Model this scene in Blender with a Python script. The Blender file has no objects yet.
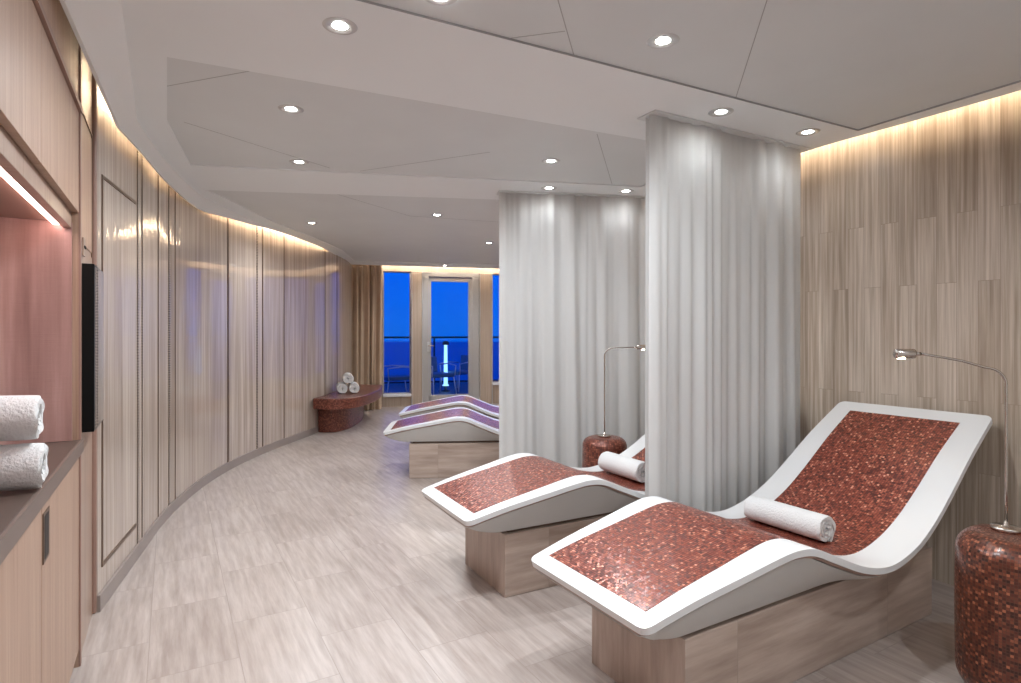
import bpy, math, random
from math import sin, cos, pi, radians, sqrt, atan2, hypot
from mathutils import Vector, Matrix, geometry
random.seed(7)
S = bpy.context.scene
COL = S.collection
F, Y0, H = 585.0, 333.0, 1.25          # focal length in px, horizon row, eye height
ZC = 2.33                              # ceiling height

def pz(x, y, z):
    Y = F*(H-z)/(y-Y0)
    return ((x-510.5)/F*Y, Y)

# ------------------------------------------------------------------ materials
def new_mat(name):
    m = bpy.data.materials.new(name); m.use_nodes = True
    nt = m.node_tree
    return m, nt, nt.nodes['Principled BSDF']

def setp(b, **k):
    for n, v in k.items():
        b.inputs[n.replace('_', ' ')].default_value = v

def N(nt, t, **k):
    n = nt.nodes.new(t)
    for a, v in k.items(): setattr(n, a, v)
    return n

def math_(nt, op, a, b=None, c=None):
    n = N(nt, 'ShaderNodeMath', operation=op)
    for i, v in enumerate((a, b, c)):
        if v is None: continue
        if hasattr(v, 'links'): nt.links.new(v, n.inputs[i])
        else: n.inputs[i].default_value = v
    return n.outputs[0]

def ramp(nt, fac, stops, interp='LINEAR'):
    r = N(nt, 'ShaderNodeValToRGB'); cr = r.color_ramp; cr.interpolation = interp
    while len(cr.elements) < len(stops): cr.elements.new(0.5)
    for e, (p, c) in zip(cr.elements, stops):
        e.position = p; e.color = (*c, 1) if len(c) == 3 else c
    nt.links.new(fac, r.inputs[0])
    return r.outputs[0]

def mapped(nt, src, scale=(1, 1, 1), rot=(0, 0, 0), loc=(0, 0, 0)):
    tc = N(nt, 'ShaderNodeTexCoord'); mp = N(nt, 'ShaderNodeMapping')
    mp.inputs['Scale'].default_value = scale; mp.inputs['Rotation'].default_value = rot
    mp.inputs['Location'].default_value = loc
    nt.links.new(tc.outputs[src], mp.inputs[0])
    return mp.outputs[0]

def noise(nt, vec, scale, detail=3, rough=.55):
    n = N(nt, 'ShaderNodeTexNoise'); n.inputs['Scale'].default_value = scale
    n.inputs['Detail'].default_value = detail; n.inputs['Roughness'].default_value = rough
    nt.links.new(vec, n.inputs['Vector'])
    return n.outputs['Fac']

def bump(nt, h, b, strength=.2, dist=.002):
    n = N(nt, 'ShaderNodeBump'); n.inputs['Strength'].default_value = strength
    n.inputs['Distance'].default_value = dist
    nt.links.new(h, n.inputs['Height']); nt.links.new(n.outputs[0], b.inputs['Normal'])

def mix(nt, fac, a, b, mode='MIX'):
    n = N(nt, 'ShaderNodeMix', data_type='RGBA', blend_type=mode)
    for i, v in ((0, fac), (6, a), (7, b)):
        if hasattr(v, 'links'): nt.links.new(v, n.inputs[i])
        else: n.inputs[i].default_value = v if i == 0 else ((*v, 1) if len(v) == 3 else v)
    return n.outputs[2]

def plain(name, col, rough=.5, metal=0.0, bump_s=0, bscale=300, spec=.5, coat=0, var=0.0):
    m, nt, b = new_mat(name)
    setp(b, Base_Color=(*col, 1), Roughness=rough, Metallic=metal)
    b.inputs['Specular IOR Level'].default_value = spec
    b.inputs['Coat Weight'].default_value = coat
    v = mapped(nt, 'Object')
    if var:
        n = noise(nt, v, 2.5)
        c = ramp(nt, n, [(.3, tuple(x*(1-var) for x in col)), (.7, tuple(min(1, x*(1+var)) for x in col))])
        nt.links.new(c, b.inputs['Base Color'])
    if bump_s:
        bump(nt, noise(nt, v, bscale), b, bump_s)
    return m

def emit(name, col, strength):
    m, nt, b = new_mat(name)
    setp(b, Base_Color=(*col, 1))
    b.inputs['Emission Color'].default_value = (*col, 1)
    b.inputs['Emission Strength'].default_value = strength
    return m

def mosaic(name, t=.0105, stops=None, tilt=.17, grout=(.06, .025, .02)):
    stops = stops or [(0, (.08, .014, .008)), (.3, (.20, .036, .020)), (.7, (.31, .066, .036)),
                      (.92, (.44, .125, .070)), (1, (.80, .36, .24))]
    m, nt, b = new_mat(name)
    uv = mapped(nt, 'UV', (1/t, 1/t, 1))
    fl = N(nt, 'ShaderNodeVectorMath', operation='FLOOR'); nt.links.new(uv, fl.inputs[0])
    fr = N(nt, 'ShaderNodeVectorMath', operation='FRACTION'); nt.links.new(uv, fr.inputs[0])
    wn = N(nt, 'ShaderNodeTexWhiteNoise', noise_dimensions='3D'); nt.links.new(fl.outputs[0], wn.inputs['Vector'])
    sx = N(nt, 'ShaderNodeSeparateXYZ'); nt.links.new(fr.outputs[0], sx.inputs[0])
    d = []
    for o in ('X', 'Y'):
        a = math_(nt, 'SUBTRACT', sx.outputs[o], .5); a = math_(nt, 'ABSOLUTE', a); d.append(a)
    mx = math_(nt, 'MAXIMUM', d[0], d[1])
    g = math_(nt, 'GREATER_THAN', mx, .43)
    c = ramp(nt, wn.outputs['Value'], stops)
    col = mix(nt, g, c, grout)
    nt.links.new(col, b.inputs['Base Color'])
    sub = N(nt, 'ShaderNodeVectorMath', operation='SUBTRACT'); nt.links.new(wn.outputs['Color'], sub.inputs[0])
    sub.inputs[1].default_value = (.5, .5, .5)
    sc = N(nt, 'ShaderNodeVectorMath', operation='SCALE'); nt.links.new(sub.outputs[0], sc.inputs[0]); sc.inputs['Scale'].default_value = tilt
    geo = N(nt, 'ShaderNodeNewGeometry')
    ad = N(nt, 'ShaderNodeVectorMath', operation='ADD'); nt.links.new(geo.outputs['Normal'], ad.inputs[0]); nt.links.new(sc.outputs[0], ad.inputs[1])
    nm = N(nt, 'ShaderNodeVectorMath', operation='NORMALIZE'); nt.links.new(ad.outputs[0], nm.inputs[0])
    nt.links.new(nm.outputs[0], b.inputs['Normal'])
    r = math_(nt, 'MULTIPLY_ADD', g, .3, .30)
    nt.links.new(r, b.inputs['Roughness'])
    setp(b, Metallic=.25)
    b.inputs['Coat Weight'].default_value = .25; b.inputs['Coat Roughness'].default_value = .16
    return m

def veneer(name, c0, c1, c2, rough=.3, sx=70, sz=1.2, weave=0.0, coat=0, src='UV', coatr=.06):
    """streaks that run along the second texture axis"""
    m, nt, b = new_mat(name)
    v = mapped(nt, src, (sx, sz, 1))
    n1 = noise(nt, v, 1, 4, .6)
    v2 = mapped(nt, src, (sx*.16, sz*.7, 1), loc=(3, 1, 0))
    n2 = noise(nt, v2, 1, 3)
    f = math_(nt, 'MULTIPLY_ADD', n1, .6, math_(nt, 'MULTIPLY', n2, .4))
    c = ramp(nt, f, [(.33, c0), (.5, c1), (.67, c2)])
    if weave:
        w = N(nt, 'ShaderNodeTexWave', wave_type='BANDS', bands_direction='Y')
        vv = mapped(nt, src, (6, 130, 1)); nt.links.new(vv, w.inputs['Vector'])
        w.inputs['Scale'].default_value = 1; w.inputs['Distortion'].default_value = 3
        c = mix(nt, weave, c, w.outputs['Color'], 'OVERLAY')
    nt.links.new(c, b.inputs['Base Color'])
    setp(b, Roughness=rough)
    b.inputs['Coat Weight'].default_value = coat; b.inputs['Coat Roughness'].default_value = coatr
    bump(nt, n1, b, .08, .001)
    return m, nt, b

def stone_tiles(name, src, tw, tl, c0, c1, c2, rot=0, loc=(0, 0, 0), rough=.3, streak=(26, 2.2), mortar=(.3, .25, .22), msz=.0015, offs=.5, mv=.35, swap=False, bmp=.1):
    """stone slabs tl long (texture x) and tw wide (texture y), streaked along x"""
    m, nt, b = new_mat(name)
    tc = N(nt, 'ShaderNodeTexCoord'); mp = N(nt, 'ShaderNodeMapping')
    mp.inputs['Rotation'].default_value = (0, 0, rot); mp.inputs['Location'].default_value = loc
    nt.links.new(tc.outputs[src], mp.inputs[0]); v = mp.outputs[0]
    if swap:
        s = N(nt, 'ShaderNodeSeparateXYZ'); cb = N(nt, 'ShaderNodeCombineXYZ')
        nt.links.new(v, s.inputs[0]); nt.links.new(s.outputs['Y'], cb.inputs['X']); nt.links.new(s.outputs['X'], cb.inputs['Y'])
        v = cb.outputs[0]
    br = N(nt, 'ShaderNodeTexBrick'); br.offset = offs; br.offset_frequency = 2
    nt.links.new(v, br.inputs['Vector'])
    br.inputs['Color1'].default_value = (0, 0, 0, 1); br.inputs['Color2'].default_value = (1, 1, 1, 1)
    br.inputs['Mortar'].default_value = (.5, .5, .5, 1)
    br.inputs['Scale'].default_value = 1; br.inputs['Mortar Size'].default_value = msz
    br.inputs['Mortar Smooth'].default_value = .1; br.inputs['Bias'].default_value = 0
    br.inputs['Brick Width'].default_value = tl; br.inputs['Row Height'].default_value = tw
    sc = N(nt, 'ShaderNodeVectorMath', operation='MULTIPLY'); nt.links.new(v, sc.inputs[0]); sc.inputs[1].default_value = (streak[1], streak[0], 1)
    off = N(nt, 'ShaderNodeVectorMath', operation='MULTIPLY_ADD')
    nt.links.new(br.outputs['Color'], off.inputs[0]); off.inputs[1].default_value = (9, 17, 5); nt.links.new(sc.outputs[0], off.inputs[2])
    n1 = noise(nt, off.outputs[0], 1, 5, .6)
    n2 = noise(nt, v, 1.1, 2)
    bw = N(nt, 'ShaderNodeRGBToBW'); nt.links.new(br.outputs['Color'], bw.inputs[0])
    f = math_(nt, 'MULTIPLY_ADD', bw.outputs[0], mv*.4, math_(nt, 'MULTIPLY_ADD', n1, .75, math_(nt, 'MULTIPLY_ADD', n2, .25, -mv*.2)))
    c = ramp(nt, f, [(.34, c0), (.5, c1), (.66, c2)])
    c = mix(nt, math_(nt, 'MULTIPLY', br.outputs['Fac'], .75), c, mortar)
    nt.links.new(c, b.inputs['Base Color']); setp(b, Roughness=rough)
    bump(nt, math_(nt, 'MULTIPLY_ADD', br.outputs['Fac'], -1.0, math_(nt, 'MULTIPLY', n1, .15)), b, bmp, .002)
    return m

M = {}
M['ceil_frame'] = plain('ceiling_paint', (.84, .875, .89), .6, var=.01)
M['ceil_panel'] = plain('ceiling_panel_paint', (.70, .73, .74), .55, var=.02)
M['seam'] = plain('panel_gap_dark', (.40, .41, .415), .8)
M['cove'] = plain('cove_paint', (.90, .91, .91), .6)
U_ANG = radians(30.2)
M['floor'] = stone_tiles('floor_travertine', 'Object', .305, .61, (.30, .245, .218), (.385, .325, .296), (.475, .415, .385),
                         rot=-(U_ANG+pi/2), loc=(.27, .233, 0), rough=.32, streak=(34, 3.2), mortar=(.27, .22, .195), mv=.22)
M['wall_right'] = stone_tiles('wall_travertine_strips', 'UV', .088, .92, (.31, .24, .18), (.45, .37, .295), (.62, .535, .45),
                              rough=.33, streak=(62, 1.5), mortar=(.25, .19, .14), swap=True, offs=.37, mv=.28, msz=.0009)
M['base'] = stone_tiles('bench_travertine', 'UV', .6, .93, (.32, .24, .195), (.45, .355, .30), (.57, .475, .415),
                        rough=.28, streak=(18, 1.8), mortar=(.3, .24, .2), mv=.2)
M['base_front'] = stone_tiles('plinth_travertine_upright', 'UV', .6, .93, (.32, .24, .195), (.45, .355, .30), (.57, .475, .415),
                        rough=.28, streak=(18, 1.8), mortar=(.3, .24, .2), mv=.2, swap=True)
m, nt, b = veneer('lacquered_striped_wall', (.25, .185, .145), (.44, .36, .30), (.67, .585, .51), rough=.35, sx=75, sz=.7, coat=.9, coatr=.03)
# gentle waviness of the lacquer that breaks up mirror reflections
cv = noise(nt, mapped(nt, 'UV', (14, 2.2, 1)), 1, 2)
bn = N(nt, 'ShaderNodeBump'); bn.inputs['Strength'].default_value = .28; bn.inputs['Distance'].default_value = .006
nt.links.new(cv, bn.inputs['Height']); nt.links.new(bn.outputs[0], b.inputs['Coat Normal'])
M['wall_left'] = m
M['veneer'] = veneer('pale_ribbed_veneer', (.28, .165, .11), (.38, .245, .175), (.47, .335, .25), rough=.38, sx=150, sz=1.5, weave=.18)[0]
M['veneer_pier'] = veneer('pale_pier_veneer', (.31, .20, .145), (.40, .285, .22), (.47, .36, .29), rough=.33, sx=60, sz=1.2, coat=.3)[0]
M['veneer_niche'] = veneer('figured_rose_veneer', (.24, .125, .11), (.40, .235, .21), (.60, .42, .38), rough=.4, sx=16, sz=.8, weave=.35)[0]
M['wood_edge'] = plain('reddish_wood_edge', (.27, .16, .125), .35, var=.1)
M['counter'] = plain('brown_counter_stone', (.075, .050, .040), .38, var=.15)
M['counter_edge'] = plain('brown_counter_edge', (.15, .11, .092), .35, var=.05)
M['bronze'] = plain('bronze_strip', (.16, .105, .07), .35, .6)
m, nt, b = new_mat('beaded_bronze'); 
v = mapped(nt, 'UV', (1, 1/.016, 1)); s = N(nt, 'ShaderNodeSeparateXYZ'); nt.links.new(v, s.inputs[0])
fr = math_(nt, 'FRACT', s.outputs['Y']); g = math_(nt, 'GREATER_THAN', fr, .5)
nt.links.new(mix(nt, g, (.06, .04, .03), (.36, .29, .24)), b.inputs['Base Color']); setp(b, Roughness=.3, Metallic=.4)
M['bead'] = m
M['plinth'] = plain('grey_skirting', (.27, .225, .205), .35, var=.08)
M['white'] = plain('white_solid_surface', (.69, .695, .70), .3, spec=.5, coat=.1)
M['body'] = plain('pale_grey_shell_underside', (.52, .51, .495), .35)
M['reflect_under'] = plain('rose_brown_reflection', (.36, .25, .21), .35)  # pinkish bronze reflection under the shell edge, painted as base colour
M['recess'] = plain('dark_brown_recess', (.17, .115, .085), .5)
M['mosaic'] = mosaic('copper_mosaic')
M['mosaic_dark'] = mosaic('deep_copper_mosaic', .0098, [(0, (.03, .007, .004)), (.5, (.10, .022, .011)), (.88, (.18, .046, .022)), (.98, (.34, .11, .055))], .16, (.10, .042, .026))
M['mosaic_far'] = mosaic('brown_copper_mosaic', .014, [(0, (.10, .022, .014)), (.5, (.19, .046, .028)), (.9, (.32, .10, .06))], .08, (.07, .03, .022))
M['towel'] = plain('white_terry', (.62, .62, .62), .95, bump_s=1, bscale=130, spec=.1)
bp = [n for n in M['towel'].node_tree.nodes if n.type == 'BUMP'][0]; bp.inputs['Distance'].default_value = .004
M['chrome'] = plain('brushed_nickel', (.55, .50, .46), .22, 1.0)
M['steel'] = plain('satin_silver', (.62, .62, .62), .3, .8)
M['black'] = plain('gloss_black', (.004, .004, .004), .35, spec=.15)
M['screen'] = plain('dark_glass_screen', (.10, .11, .12), .06, coat=1, spec=1.0)
M['frame'] = plain('door_frame_grey', (.40, .38, .37), .35, .1)
M['pillar'] = veneer('pillar_beige', (.36, .27, .20), (.44, .345, .27), (.52, .42, .34), rough=.4, sx=40, sz=.8)[0]
M['sill'] = plain('white_sill', (.75, .75, .78), .4)
M['drape'] = plain('tan_drape_cloth', (.47, .35, .25), .85, bump_s=.2, bscale=600, var=.1)
M['navy'] = plain('dark_furniture', (.03, .04, .06), .5)
M['lens'] = emit('lamp_lens', (1, .97, .92), 25)
M['lens_hot'] = emit('reading_lamp_lens', (1, .8, .55), 12)
M['cove_warm'] = emit('warm_led_strip', (1.0, .78, .53), 16)
M['cove_warm_r'] = emit('warm_led_strip_right', (1.0, .80, .57), 11)
M['cove_win'] = emit('warm_led_strip_window', (1.0, .86, .70), 16)
M['cove_dim'] = emit('dim_led_strip', (1, .78, .55), 3.5)
M['niche_led'] = emit('rose_led_strip', (1.0, .72, .66), 9)
# sheer cloth
m, nt, b = new_mat('sheer_white_voile')
v = mapped(nt, 'Object', (1, 1, 1)); n = noise(nt, v, 900, 1)
df = N(nt, 'ShaderNodeBsdfDiffuse'); tl = N(nt, 'ShaderNodeBsdfTranslucent'); tp = N(nt, 'ShaderNodeBsdfTransparent')
c = ramp(nt, n, [(.3, (.66, .66, .655)), (.7, (.75, .75, .745))])
nt.links.new(c, df.inputs['Color']); nt.links.new(c, tl.inputs['Color'])
m1 = N(nt, 'ShaderNodeMixShader'); m1.inputs[0].default_value = .38
nt.links.new(df.outputs[0], m1.inputs[1]); nt.links.new(tl.outputs[0], m1.inputs[2])
m2 = N(nt, 'ShaderNodeMixShader'); m2.inputs[0].default_value = .05
nt.links.new(m1.outputs[0], m2.inputs[1]); nt.links.new(tp.outputs[0], m2.inputs[2])
nt.links.new(m2.outputs[0], nt.nodes['Material Output'].inputs[0])
M['sheer'] = m
# glass
m, nt, b = new_mat('window_glass')
gl = N(nt, 'ShaderNodeBsdfGlossy'); gl.inputs['Roughness'].default_value = .01
tp = N(nt, 'ShaderNodeBsdfTransparent'); tp.inputs['Color'].default_value = (.94, .97, 1, 1)
fz = N(nt, 'ShaderNodeFresnel'); fz.inputs['IOR'].default_value = 1.22
ms = N(nt, 'ShaderNodeMixShader'); nt.links.new(fz.outputs[0], ms.inputs[0])
nt.links.new(tp.outputs[0], ms.inputs[1]); nt.links.new(gl.outputs[0], ms.inputs[2])
nt.links.new(ms.outputs[0], nt.nodes['Material Output'].inputs[0])
M['glass'] = m
M['rail_glass'] = m
M['deck'] = plain('deck_boards', (.10, .12, .16), .5, var=.1)
M['sea'] = plain('sea_water', (.003, .10, .40), .35, bump_s=.4, bscale=2)
M['white_out'] = plain('white_outdoor_metal', (.8, .82, .85), .4)
M['bollard_glow'] = emit('bollard_light', (.35, .7, 1), .75)
M['seatblue'] = plain('blue_grey_seat', (.10, .22, .35), .6)

# ------------------------------------------------------------------ mesh helpers
def link(name, me, mat=None, parent=None, smooth=False, mats=None):
    o = bpy.data.objects.new(name, me); COL.objects.link(o)
    for mm in (mats or ([mat] if mat else [])): me.materials.append(mm)
    if parent: o.parent = parent
    if smooth:
        for p in me.polygons: p.use_smooth = True
    return o

def mesh(name, vs, fs, mat=None, parent=None, smooth=False, uvs=None, mats=None, fm=None, recalc=True):
    me = bpy.data.meshes.new(name); me.from_pydata([tuple(v) for v in vs], [], fs)
    if uvs:
        l = me.uv_layers.new(name='UVMap')
        for p in me.polygons:
            for li in p.loop_indices: l.data[li].uv = uvs[me.loops[li].vertex_index]
    if fm:
        for p, k in zip(me.polygons, fm): p.material_index = k
    me.update()
    o = link(name, me, mat, parent, smooth, mats)
    if recalc:
        import bmesh
        bm = bmesh.new(); bm.from_mesh(me); bmesh.ops.recalc_face_normals(bm, faces=bm.faces); bm.to_mesh(me); bm.free()
    return o

def box_uv(me, ux=None):
    """world-scale uv by dominant normal: u horizontal, v = z (or y on flat tops)"""
    l = me.uv_layers.get('UVMap') or me.uv_layers.new(name='UVMap')
    for p in me.polygons:
        n = p.normal
        for li in p.loop_indices:
            c = me.vertices[me.loops[li].vertex_index].co
            if abs(n.z) > .7: l.data[li].uv = (c.x, c.y)
            elif abs(n.x) > abs(n.y): l.data[li].uv = (c.y, c.z)
            else: l.data[li].uv = (c.x, c.z)

def boxes(name, lst, mat, parent=None, bev=0, mats=None, fm=None):
    vs, fs, mi = [], [], []
    for k, (x0, x1, y0, y1, z0, z1) in enumerate(lst):
        n = len(vs)
        vs += [(x, y, z) for z in (z0, z1) for (x, y) in ((x0, y0), (x1, y0), (x1, y1), (x0, y1))]
        fs += [tuple(n+i for i in f) for f in ((3, 2, 1, 0), (4, 5, 6, 7), (0, 1, 5, 4), (1, 2, 6, 5), (2, 3, 7, 6), (3, 0, 4, 7))]
    o = mesh(name, vs, fs, mat, parent, mats=mats)
    box_uv(o.data)
    if bev:
        md = o.modifiers.new('bevel', 'BEVEL'); md.width = bev; md.segments = 3; md.limit_method = 'ANGLE'
        for p in o.data.polygons: p.use_smooth = True
        w = o.modifiers.new('wn', 'WEIGHTED_NORMAL'); w.keep_sharp = True
    return o

def prism(name, poly, z0, z1, mat, parent=None, bev=0, uv=True, smooth=False):
    n = len(poly)
    tris = geometry.tessellate_polygon([[Vector((x, y, 0)) for x, y in poly]])
    vs = [(x, y, z0) for x, y in poly] + [(x, y, z1) for x, y in poly]
    fs = [tuple(reversed(t)) for t in tris] + [tuple(i+n for i in t) for t in tris] if False else []
    fs = [tuple(range(n))[::-1], tuple(range(n, 2*n))] + [(i, (i+1) % n, (i+1) % n+n, i+n) for i in range(n)]
    o = mesh(name, vs, fs, mat, parent)
    me = o.data; l = me.uv_layers.new(name='UVMap'); acc = [0]
    for i in range(n): acc.append(acc[-1]+hypot(poly[(i+1) % n][0]-poly[i][0], poly[(i+1) % n][1]-poly[i][1]))
    for p in me.polygons:
        for li in p.loop_indices:
            vi = me.loops[li].vertex_index; c = me.vertices[vi].co
            if abs(p.normal.z) > .7: l.data[li].uv = (c.x, c.y)
            else:
                k = vi % n; u = acc[k]
                ks = [me.loops[q].vertex_index % n for q in p.loop_indices]
                if k == 0 and (n-1) in ks and n > 3 and 1 not in ks: u = acc[n]
                l.data[li].uv = (u, c.z)
    if bev:
        md = o.modifiers.new('bevel', 'BEVEL'); md.width = bev; md.segments = 4; md.limit_method = 'ANGLE'; md.angle_limit = radians(50)
        for p in me.polygons: p.use_smooth = True
        o.modifiers.new('wn', 'WEIGHTED_NORMAL')
    return o

def tube(name, pts, r, mat, parent=None, seg=12, closed=False):
    pts = [Vector(p) for p in pts]; vs, fs = [], []
    up = Vector((0, 0, 1)); n = len(pts); prev = None
    for i, p in enumerate(pts):
        d = (pts[min(i+1, n-1)]-pts[max(i-1, 0)]).normalized()
        if prev is None:
            a = up if abs(d.dot(up)) < .9 else Vector((1, 0, 0))
            prev = (a-d*a.dot(d)).normalized()
        else: prev = (prev-d*prev.dot(d)).normalized()
        q = d.cross(prev); rr = r[i] if isinstance(r, (list, tuple)) else r
        vs += [p+(prev*cos(2*pi*k/seg)+q*sin(2*pi*k/seg))*rr for k in range(seg)]
    for i in range(n-1):
        for k in range(seg):
            a, b_ = i*seg+k, i*seg+(k+1) % seg
            fs.append((a, b_, b_+seg, a+seg))
    fs += [tuple(range(seg))[::-1], tuple(range((n-1)*seg, n*seg))]
    return mesh(name, vs, fs, mat, parent, smooth=True)

def lathe(name, prof, mat, parent=None, seg=48, uvr=.165, c=(0, 0, 0), smooth=True, closed=False):
    vs, fs, uv = [], [], []
    L = 0; n = len(prof)
    for i, (r, z) in enumerate(prof):
        if i: L += hypot(r-prof[i-1][0], z-prof[i-1][1])
        for k in range(seg+1):
            a = 2*pi*k/seg
            vs.append((c[0]+r*cos(a), c[1]+r*sin(a), c[2]+z)); uv.append((a*uvr, L))
    for i in range(n-1):
        for k in range(seg):
            a = i*(seg+1)+k; fs.append((a, a+1, a+seg+2, a+seg+1))
    return mesh(name, vs, fs, mat, parent, smooth=smooth, uvs=uv, recalc=False)

def catmull(P, n=8):
    out = []
    for i in range(len(P)-1):
        p0, p1, p2, p3 = P[max(i-1, 0)], P[i], P[i+1], P[min(i+2, len(P)-1)]
        for k in range(n):
            t = k/n
            out.append(tuple(.5*((2*b)+(-a+c)*t+(2*a-5*b+4*c-d)*t*t+(-a+3*b-3*c+d)*t**3) for a, b, c, d in zip(p0, p1, p2, p3)))
    out.append(tuple(P[-1])); return out

def empty(name, loc=(0, 0, 0), rz=0, label=None, cat=None, group=None):
    o = bpy.data.objects.new(name, None); COL.objects.link(o); o.empty_display_size = .1
    o.location = loc; o.rotation_euler = (0, 0, rz)
    tag(o, label, cat, group); return o

def tag(o, label=None, cat=None, group=None, kind=None):
    for k, v in (('label', label), ('category', cat), ('group', group), ('kind', kind)):
        if v: o[k] = v
    return o

def struct(o, label=None): 
    o['kind'] = 'structure'
    if label: o['label'] = label
    return o

def copy_tree(o, parent=None):
    c = o.copy(); COL.objects.link(c); c.parent = parent
    for ch in [x for x in bpy.data.objects if x.parent == o]: copy_tree(ch, c)
    return c

def offset(P, d):
    """offset an open polyline to its left by d"""
    out = []
    for i, p in enumerate(P):
        a, b_ = P[max(i-1, 0)], P[min(i+1, len(P)-1)]
        dx, dy = b_[0]-a[0], b_[1]-a[1]; l = hypot(dx, dy)
        out.append((p[0]-dy/l*d, p[1]+dx/l*d))
    return out

def arclen(P):
    a = [0]
    for i in range(1, len(P)): a.append(a[-1]+hypot(P[i][0]-P[i-1][0], P[i][1]-P[i-1][1]))
    return a

def wall_strip(name, P, z0, z1, th, mat, parent=None, smooth=True, nz=1):
    """standing wall following polyline P; thickness th to its left"""
    Q = offset(P, th); A = arclen(P); n = len(P)
    vs, uv = [], []
    for R, z in ((P, z0), (P, z1), (Q, z1), (Q, z0)):
        for p, a in zip(R, A): vs.append((p[0], p[1], z)); uv.append((a, z))
    fs = []
    for r in range(4):
        for i in range(n-1):
            a = r*n+i; b_ = ((r+1) % 4)*n+i; fs.append((a, a+1, b_+1, b_))
    fs += [(0, n, 2*n, 3*n), (n-1, 2*n-1, 3*n-1, 4*n-1)]
    o = mesh(name, vs, fs, mat, parent, uvs=uv)
    if smooth:
        for p in o.data.polygons: p.use_smooth = abs(p.normal.z) < .5 and p.area > 0
        e = o.modifiers.new('es', 'EDGE_SPLIT'); e.split_angle = radians(40)
    return o

# ------------------------------------------------------------------ frames
UD = (cos(U_ANG), sin(U_ANG)); VD = (-sin(U_ANG), cos(U_ANG))

# ------------------------------------------------------------------ setting: floor, walls
V = Vector
fl = [(-4.2, -2.6), (4.2, -2.6), (4.2, 11.6), (-4.2, 11.6)]
WA = radians(15)                                    # the window wall is turned by this angle
WO = (-2.12, 9.88)                                  # a point on its inner face
wd = (cos(WA), sin(WA)); wn_ = (-sin(WA), cos(WA))
def wall_pt(t, d=0): return (WO[0]+wd[0]*t+wn_[0]*d, WO[1]+wd[1]*t+wn_[1]*d)
fpoly = [(-4.0, -2.6), (4.2, -2.6), wall_pt(6.2, .25), wall_pt(-1.8, .25)]
struct(prism('floor', fpoly, -.12, 0, M['floor']), 'pale streaked travertine tile floor')

WL = [(-1.848, 2.616), (-2.115, 3.354), (-2.30, 3.88), (-2.45, 4.457), (-2.54, 4.98), (-2.58, 5.498), (-2.565, 6.1), (-2.50, 6.77),
      (-2.43, 7.35), (-2.41, 8.0), (-2.45, 8.8), (-2.62, 9.9)]
WLs = catmull(WL, 8)
struct(wall_strip('wall_left', WLs, 0, 2.5, .12, M['wall_left']), 'curved glossy striped stone wall panelling')
WLi = offset(WLs, -.012)
WLi = [p for p in WLi if p[1] < 7.9]
struct(wall_strip('baseboard_left', WLi, 0, .075, .011, M['plinth']), 'grey skirting along the curved wall')

def on_wall(px):
    """arc position on the curved wall hit by a picture column"""
    k = (px-510.5)/F; A = arclen(WLs)
    for i in range(len(WLs)-1):
        a, b_ = WLs[i], WLs[i+1]
        fa, fb = a[0]-k*a[1], b_[0]-k*b_[1]
        if fa*fb <= 0 and fa != fb:
            t = fa/(fa-fb); return A[i]+t*(A[i+1]-A[i])
    return None
def wall_at(s):
    A = arclen(WLs)
    for i in range(len(A)-1):
        if A[i] <= s <= A[i+1]:
            t = (s-A[i])/(A[i+1]-A[i]); a, b_ = WLs[i], WLs[i+1]
            return (a[0]+(b_[0]-a[0])*t, a[1]+(b_[1]-a[1])*t)
    return WLs[-1] if s > A[-1] else WLs[0]
ntrim = [0]
def strip(s0, s1, z0, z1, mat, d=.004, what=None):
    n = max(2, int((s1-s0)/.08)+2)
    P = [wall_at(s0+(s1-s0)*i/(n-1)) for i in range(n)]
    ntrim[0] += 1
    o = struct(wall_strip('trim_%d' % ntrim[0], offset(P, -d), z0, z1, d+.002, mat, smooth=False), what)
    return o
for px, w, mt in ((137.5, .022, 'bead'), (142, .016, 'bead'), (158, .010, 'bronze'), (169, .030, 'bead'), (175, .010, 'bronze'),
                  (228, .030, 'bronze'), (257, .024, 'bead'), (262.5, .020, 'bronze'), (284, .012, 'bronze'), (325, .016, 'bronze'), (337, .02, 'bronze')):
    s = on_wall(px)
    if s: strip(s-w/2, s+w/2, .075 if px != 137.5 else .075, 2.45, M[mt], .004, 'upright bronze inlay strip in curved wall')
s0, s1 = .06, on_wall(136)-.01
strip(s0, s1, 1.96, 1.975, M['bronze'], .004, 'bronze frame line of flush wall door')
strip(s0, s1, .18, .198, M['bronze'], .004, 'bronze frame line of flush wall door')
strip(s0, s0+.014, .198, 1.96, M['bronze'], .004, 'bronze frame line of flush wall door')

# right wall
WR = [(3.95, -.06), (2.9, 1.70), (2.316, 2.66), (2.157, 2.95), (1.80, 3.60), (1.56, 4.25), (1.42, 5.2), (1.42, 6.4), (1.55, 8), (1.75, 10.9)]
WR = [(2.157+(-VD[0])*3.6, 2.95-VD[1]*3.6), (2.157-VD[0]*1.6, 2.95-VD[1]*1.6), (2.157-VD[0]*.8, 2.95-VD[1]*.8), (2.157, 2.95), (2.157+VD[0]*.75, 2.95+VD[1]*.75),
      (1.56, 4.30), (1.42, 5.2), (1.42, 6.4), (1.55, 8), (1.75, 11.05)]
WRs = catmull(WR, 8)
struct(wall_strip('wall_right', WRs, 0, 2.5, -.12, M['wall_right']), 'wall of upright travertine strips')
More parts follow.
